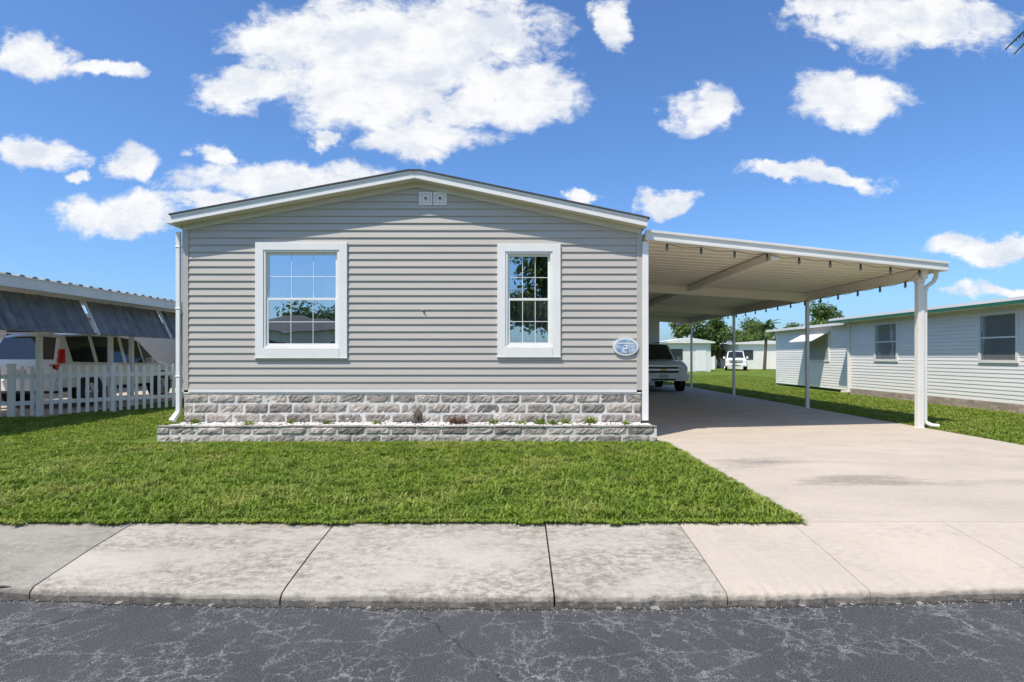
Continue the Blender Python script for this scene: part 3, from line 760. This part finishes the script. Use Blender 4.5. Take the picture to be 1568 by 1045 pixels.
lhb=MB(); lhb.quad((-15.5,9.5,.012),(-10.3,9.5,.012),(-10.3,26,.012),(-15.5,26,.012)); lhb.obj('neighbour_driveway',m_drive)
sh=group('storage_shed'); s=MB(); s.box(-14.5,-7.2,26.5,29,0,2.5,0); s.hexa([(-14.7,26.3,2.51),(-7,26.3,2.51),(-7,29.2,2.51),(-14.7,29.2,2.51)],[(-14.7,27.6,2.9),(-7,27.6,2.9),(-7,27.9,2.9),(-14.7,27.9,2.9)],1); s.box(-11.5,-10.6,26.46,26.499,0,2,1); s.obj('walls',[m_metal,m_roof],sh)

pf=group('picket_fence'); s=MB()
A=Vector((-10.75,12.2,0)); B=Vector((-8.1,15.4,0))
def fence(mb,A,B):
    d=(B-A); L=d.length; d=d.normalized(); nrm=Vector((d.y,-d.x,0))
    t=0
    while t<L:
        c=A+d*t; w_=.034; th=.009; h=1.08+U(-.008,.008)
        a=c-d*w_; b=c+d*w_; n1=nrm*th
        lo=[a+n1,b+n1,b-n1,a-n1]
        vs=[p+Vector((0,0,.05)) for p in lo]+[p+Vector((0,0,h)) for p in lo]+[c+n1+Vector((0,0,h+.07)),c-n1+Vector((0,0,h+.07))]
        mb.add(vs,[[0,1,5,4],[1,2,6,5],[2,3,7,6],[3,0,4,7],[4,5,8],[6,7,9],[5,6,9,8],[7,4,8,9],[0,3,2,1]])
        t+=.165
    for z in(.28,.86):
        n0=-nrm*.012;n1=-nrm*.05
        mb.hexa([A+n1+Vector((0,0,z)),B+n1+Vector((0,0,z)),B+n0+Vector((0,0,z)),A+n0+Vector((0,0,z))],[A+n1+Vector((0,0,z+.09)),B+n1+Vector((0,0,z+.09)),B+n0+Vector((0,0,z+.09)),A+n0+Vector((0,0,z+.09))])
    t=0
    while t<=L:
        c=A+d*t-nrm*.1; mb.box(c.x-.05,c.x+.05,c.y-.05,c.y+.05,0,1.15); mb.box(c.x-.065,c.x+.065,c.y-.065,c.y+.065,1.151,1.18); t+=1.85
fence(s,A,B); fence(s,Vector((-14,12.1,0)),Vector((-10.9,12.2,0)))
s.obj('pickets_and_rails',m_trim,pf)

# ------------------------------------------------------------------ trees
def tree(name,loc,H,r,seed,nl=2500,ls=.16,crown0=.35,flat=.8):
    random.seed(seed); e=group(name,loc); t=MB(); lf=MB()
    th=H*crown0+.2; t.cyl((0,0,0),(U(-.1,.1),U(-.1,.1),th),H*.035,H*.024,10)
    cc=[]
    for i in range(16):
        a=U(0,6.28);rr=r*math.sqrt(R())*.8; z=H*crown0+ (H*(1-crown0))*U(.15,.85)
        k=1-abs((z-H*(crown0+ (1-crown0)*.45))/(H*(1-crown0)))*.9
        c=Vector((math.cos(a)*rr*k,math.sin(a)*rr*k,z)); cr_=r*U(.25,.45); cc.append((c,cr_))
        mid=Vector((c.x*.4,c.y*.4,th+(c.z-th)*.4)); t.cyl((0,0,th-.1),mid,H*.014,H*.01,6,caps=False); t.cyl(mid,c,H*.01,H*.004,6,caps=False)
    for i in range(nl):
        c,cr_=random.choice(cc); d=Vector((random.gauss(0,1),random.gauss(0,1),random.gauss(0,1))).normalized()
        p=c+Vector((d.x,d.y,d.z*flat))*cr_*(R()**.45)*U(.85,1.15)
        n=(d+Vector((U(-.8,.8),U(-.8,.8),U(-.3,.9)))).normalized(); a=n.orthogonal().normalized(); b=n.cross(a); s_=ls*U(.6,1.3)
        lf.add([p-a*s_*.5,p+b*s_*.32,p+a*s_*.5,p-b*s_*.32],[[0,1,2,3]])
    t.obj('trunk',m_bark,e,smooth=True); lf.obj('crown',m_leaf,e)
def palm(name,loc,H,fl,seed,nf=22):
    random.seed(seed); e=group(name,loc); t=MB(); lf=MB()
    zz=0; px=0
    for i in range(8):
        t.cyl((px,0,zz),(px+.03,0,zz+H/8),.16-.006*i,.15-.006*i,10,caps=False); px+=.03; zz+=H/8
    for i in range(nf):
        a=i*2.399+U(-.2,.2); el=U(-.5,1.1); p=Vector((px,0,H)); d=Vector((math.cos(a)*math.cos(el),math.sin(a)*math.cos(el),math.sin(el))); seg=10; L=fl*U(.85,1.1)
        for k in range(seg):
            q=p+d*L/seg; side=d.cross(Vector((0,0,1))).normalized()
            lf.cyl(p,q,.014,.011,4,caps=False)
            for h in range(4):
                o=p+(q-p)*h/4; wl=fl*.26*math.sin(math.pi*min(1,(k+.6+h/4)/seg*.9+.08))
                for sgn in(-1,1):
                    tip=o+side*sgn*wl+d*wl*.5-Vector((0,0,wl*.35)); lf.add([o,o+d*.045,tip],[[0,1,2]])
            p=q; d=(d-Vector((0,0,.14))).normalized()
    t.obj('trunk',m_bark,e,smooth=True); lf.obj('fronds',m_palm,e)
tree('shade_tree',(23.3,45,0),5.9,2.4,21,5200,.24,.25)
tree('shade_tree',(18.9,62,0),5.9,2.6,22,4500,.3,.12)
tree('shade_tree',(22.8,64,0),6.4,3.0,23,4500,.3,.12)
tree('shade_tree',(26.5,66,0),6.0,3.0,24,4500,.3,.12)
tree('shade_tree',(29.5,70,0),6.4,3.0,28,4500,.3,.12)
palm('palm_tree',(24.0,55,0),4.2,1.5,25)
palm('palm_tree',(9.05,7.1,0),6.55,2.6,27,26)
# across the street (seen only in window reflections)
tree('oak_tree',(2.8,-22,0),10.5,5.0,31,5000,.4,.25)
tree('oak_tree',(9,-27,0),9,4.5,32,3500,.4,.25)
tree('oak_tree',(-10.5,-30,0),5.0,3.5,33,2500,.4,.2)
tree('oak_tree',(-19,-34,0),6.5,5,34,3500,.4,.2)
oh=group('house_across_street'); s=MB(); s.box(-26,-8,-22,-15,0,2.8,0); s.hexa([(-26.4,-22.4,2.81),(-7.6,-22.4,2.81),(-7.6,-14.6,2.81),(-26.4,-14.6,2.81)],[(-26.4,-18.6,3.7),(-7.6,-18.6,3.7),(-7.6,-18.4,3.7),(-26.4,-18.4,3.7)],1)
for a in(-24,-20,-15,-11): s.box(a,a+1.4,-14.99,-14.95,1,2.2,2)
s.obj('body',[m_beigewall,m_roof,m_cglass],oh)
random.seed(40); dt=MB()
for i in range(16000):
    x=U(-90,170); base=3.6+1.2*math.sin(x*.13)+.9*math.sin(x*.41+2)+.7*math.sin(x*.9)
    z=base*R()**.6; y=120+U(-4,4)+z
    n=Vector((U(-1,1),U(-1.4,.2),U(-.2,1))).normalized(); a=n.orthogonal().normalized(); b=n.cross(a); s_=U(.5,1.1)
    p=Vector((x,y,z)); dt.add([p-a*s_*.5,p+b*s_*.4,p+a*s_*.5,p-b*s_*.4],[[0,1,2,3]])
dt.obj('distant_trees',m_leaf)
def home(name,x0,x1,y0,y1,h,mat,roofm,rise=.4):
    e=group(name); s=MB(); s.box(x0,x1,y0,y1,0,h,0); xm=(x0+x1)/2
    s.hexa([(x0-.3,y0-.3,h+.005),(x1+.3,y0-.3,h+.005),(x1+.3,y1+.3,h+.005),(x0-.3,y1+.3,h+.005)],[(x0-.3,y0-.3,h+.12),(x1+.3,y0-.3,h+.12),(x1+.3,y1+.3,h+.12),(x0-.3,y1+.3,h+.12)],1)
    s.hexa([(x0-.3,y0-.3,h+.125),(x1+.3,y0-.3,h+.125),(x1+.3,y1+.3,h+.125),(x0-.3,y1+.3,h+.125)],[(xm-.1,y0-.3,h+rise),(xm+.1,y0-.3,h+rise),(xm+.1,y1+.3,h+rise),(xm-.1,y1+.3,h+rise)],1)
    s.box(x0+.5,x0+1.5,y0-.03,y0,1.0,2.0,2); s.box(x1-1.3,x1-.4,y0-.03,y0,.05,2.0,3)
    s.obj('body',[mat,roofm,m_cglass,m_trim],e)
home('white_shed',13.3,17.3,50.5,55,2.5,m_concwall,m_metal_w,.5)
home('distant_mobile_home',23.5,29.5,60,75,2.6,m_whitewall,m_metal_w)
home('distant_mobile_home',28,34,46,60,2.6,m_whitewall,m_metal_w)
home('distant_mobile_home',8,12.4,58,70,2.6,m_beigewall,m_metal_w)
s=MB(); s.box(17.5,20.5,58.4,58.46,0,1.3); 
for i in range(4): s.box(17.5+i*.94,17.6+i*.94,58.3,58.39,0,1.4)
s.obj('white_fence',m_trim)

# ------------------------------------------------------------------ sun + world
to_sun=Vector((-.40,-.42,1)).normalized()
elev=math.asin(to_sun.z); az=math.atan2(to_sun.x,to_sun.y)
sun=bpy.data.lights.new('sun','SUN'); sun.energy=5.0; sun.angle=math.radians(.5); sun.color=(1,.935,.84)
so=bpy.data.objects.new('sun',sun); col.objects.link(so); so.rotation_euler=to_sun.to_track_quat('Z','Y').to_euler()
wd=bpy.data.worlds.new('World'); scene.world=wd; wd.use_nodes=True
N=wd.node_tree.nodes; L=wd.node_tree.links; bg=N['Background']
sky=N.new('ShaderNodeTexSky'); sky.sky_type='NISHITA'; sky.sun_disc=False; sky.sun_elevation=elev; sky.sun_rotation=az%(2*math.pi)
sky.air_density=1.0; sky.dust_density=1.3; sky.ozone_density=2.0
tc=N.new('ShaderNodeTexCoord'); sp=N.new('ShaderNodeSeparateXYZ'); L.new(tc.outputs['Generated'],sp.inputs[0])
ay=mth(N,L,'MAXIMUM',mth(N,L,'ABSOLUTE',sp.outputs[1]),.12)
u=mth(N,L,'DIVIDE',sp.outputs[0],ay); v=mth(N,L,'DIVIDE',sp.outputs[2],ay)
cb=N.new('ShaderNodeCombineXYZ'); L.new(u,cb.inputs[0]); L.new(v,cb.inputs[1])
uv=cb.outputs[0]
wn=N.new('ShaderNodeTexNoise'); wn.inputs['Scale'].default_value=7; wn.inputs['Detail'].default_value=6; wn.inputs['Roughness'].default_value=.6; L.new(uv,wn.inputs['Vector'])
vs_=N.new('ShaderNodeVectorMath'); vs_.operation='MULTIPLY_ADD'; L.new(wn.outputs['Color'],vs_.inputs[0]); vs_.inputs[1].default_value=(.20,.12,0); vs_.inputs[2].default_value=(-.10,-.06,0)
va_=N.new('ShaderNodeVectorMath'); va_.operation='ADD'; L.new(uv,va_.inputs[0]); L.new(vs_.outputs[0],va_.inputs[1])
P=[(450,60,120,60),(560,90,190,115),(690,60,170,75),(375,140,80,44),(770,145,125,52),(600,150,120,60),(650,208,120,34),
   (50,85,66,36),(170,95,80,14),(55,235,68,28),(195,242,55,28),(318,232,34,17),(190,325,105,40),(112,266,22,12),
   (430,275,170,36),(330,305,80,20),(940,35,36,42),(1075,165,52,46),(1310,155,85,44),(1390,30,175,62),(1270,15,60,24),
   (1240,270,115,16),(1020,303,56,23),(885,300,30,13),(1510,378,95,24),(490,205,28,18),(1540,440,90,14)]
acc=None
for (px,py,rx,ry) in P:
    cx,cy=(px-789)/874,(546-py)/874; rx/=874;ry/=874
    m=N.new('ShaderNodeMapping'); m.vector_type='POINT'; m.inputs['Location'].default_value=(-cx/rx,-cy/ry,0); m.inputs['Scale'].default_value=(1/rx,1/ry,0)
    L.new(va_.outputs[0],m.inputs[0]); ln_=N.new('ShaderNodeVectorMath'); ln_.operation='LENGTH'; L.new(m.outputs[0],ln_.inputs[0])
    acc=ln_.outputs['Value'] if acc is None else mth(N,L,'MINIMUM',acc,ln_.outputs['Value'])
base=mth(N,L,'MULTIPLY',mth(N,L,'SUBTRACT',1.,mth(N,L,'POWER',acc,1.5)),1.15)
nz=noise(N,L,mapped(N,L,uv,(1,1.5,1)),13,10,.66,.3)
nzz=mth(N,L,'MULTIPLY_ADD',nz,2.7,-1.3)
dens=mth(N,L,'ADD',base,nzz)
mr=N.new('ShaderNodeMapRange'); mr.interpolation_type='SMOOTHSTEP'; mr.inputs['From Min'].default_value=-.12; mr.inputs['From Max'].default_value=.72; L.new(dens,mr.inputs['Value'])
alpha=mth(N,L,'MULTIPLY',mr.outputs[0],.97)
shade=noise(N,L,mapped(N,L,uv,(1,1.6,1),(0,.02,0)),9,7,.65)
ccol=ramp(N,L,shade,[(.38,(5.9,6.3,7.0)),(.56,(7.9,7.9,7.9))])
sk_=mix(N,L,1.,sky.outputs[0],(.76,1.10,1.52),'MULTIPLY')
fc=mix(N,L,alpha,sk_,ccol)
L.new(fc,bg.inputs['Color']); bg.inputs['Strength'].default_value=.127

# ------------------------------------------------------------------ camera
cam=bpy.data.cameras.new('camera'); cam.sensor_width=36; cam.lens=36*874/1568; cam.clip_end=3000; cam.clip_start=.05
cam.shift_x=-5/1568; cam.shift_y=23.5/1568
co=bpy.data.objects.new('camera',cam); col.objects.link(co); co.location=(0,0,1.34); co.rotation_euler=(math.radians(90),0,0)
scene.camera=co
scene.view_settings.view_transform='Standard'; scene.view_settings.look='None'; scene.view_settings.exposure=0
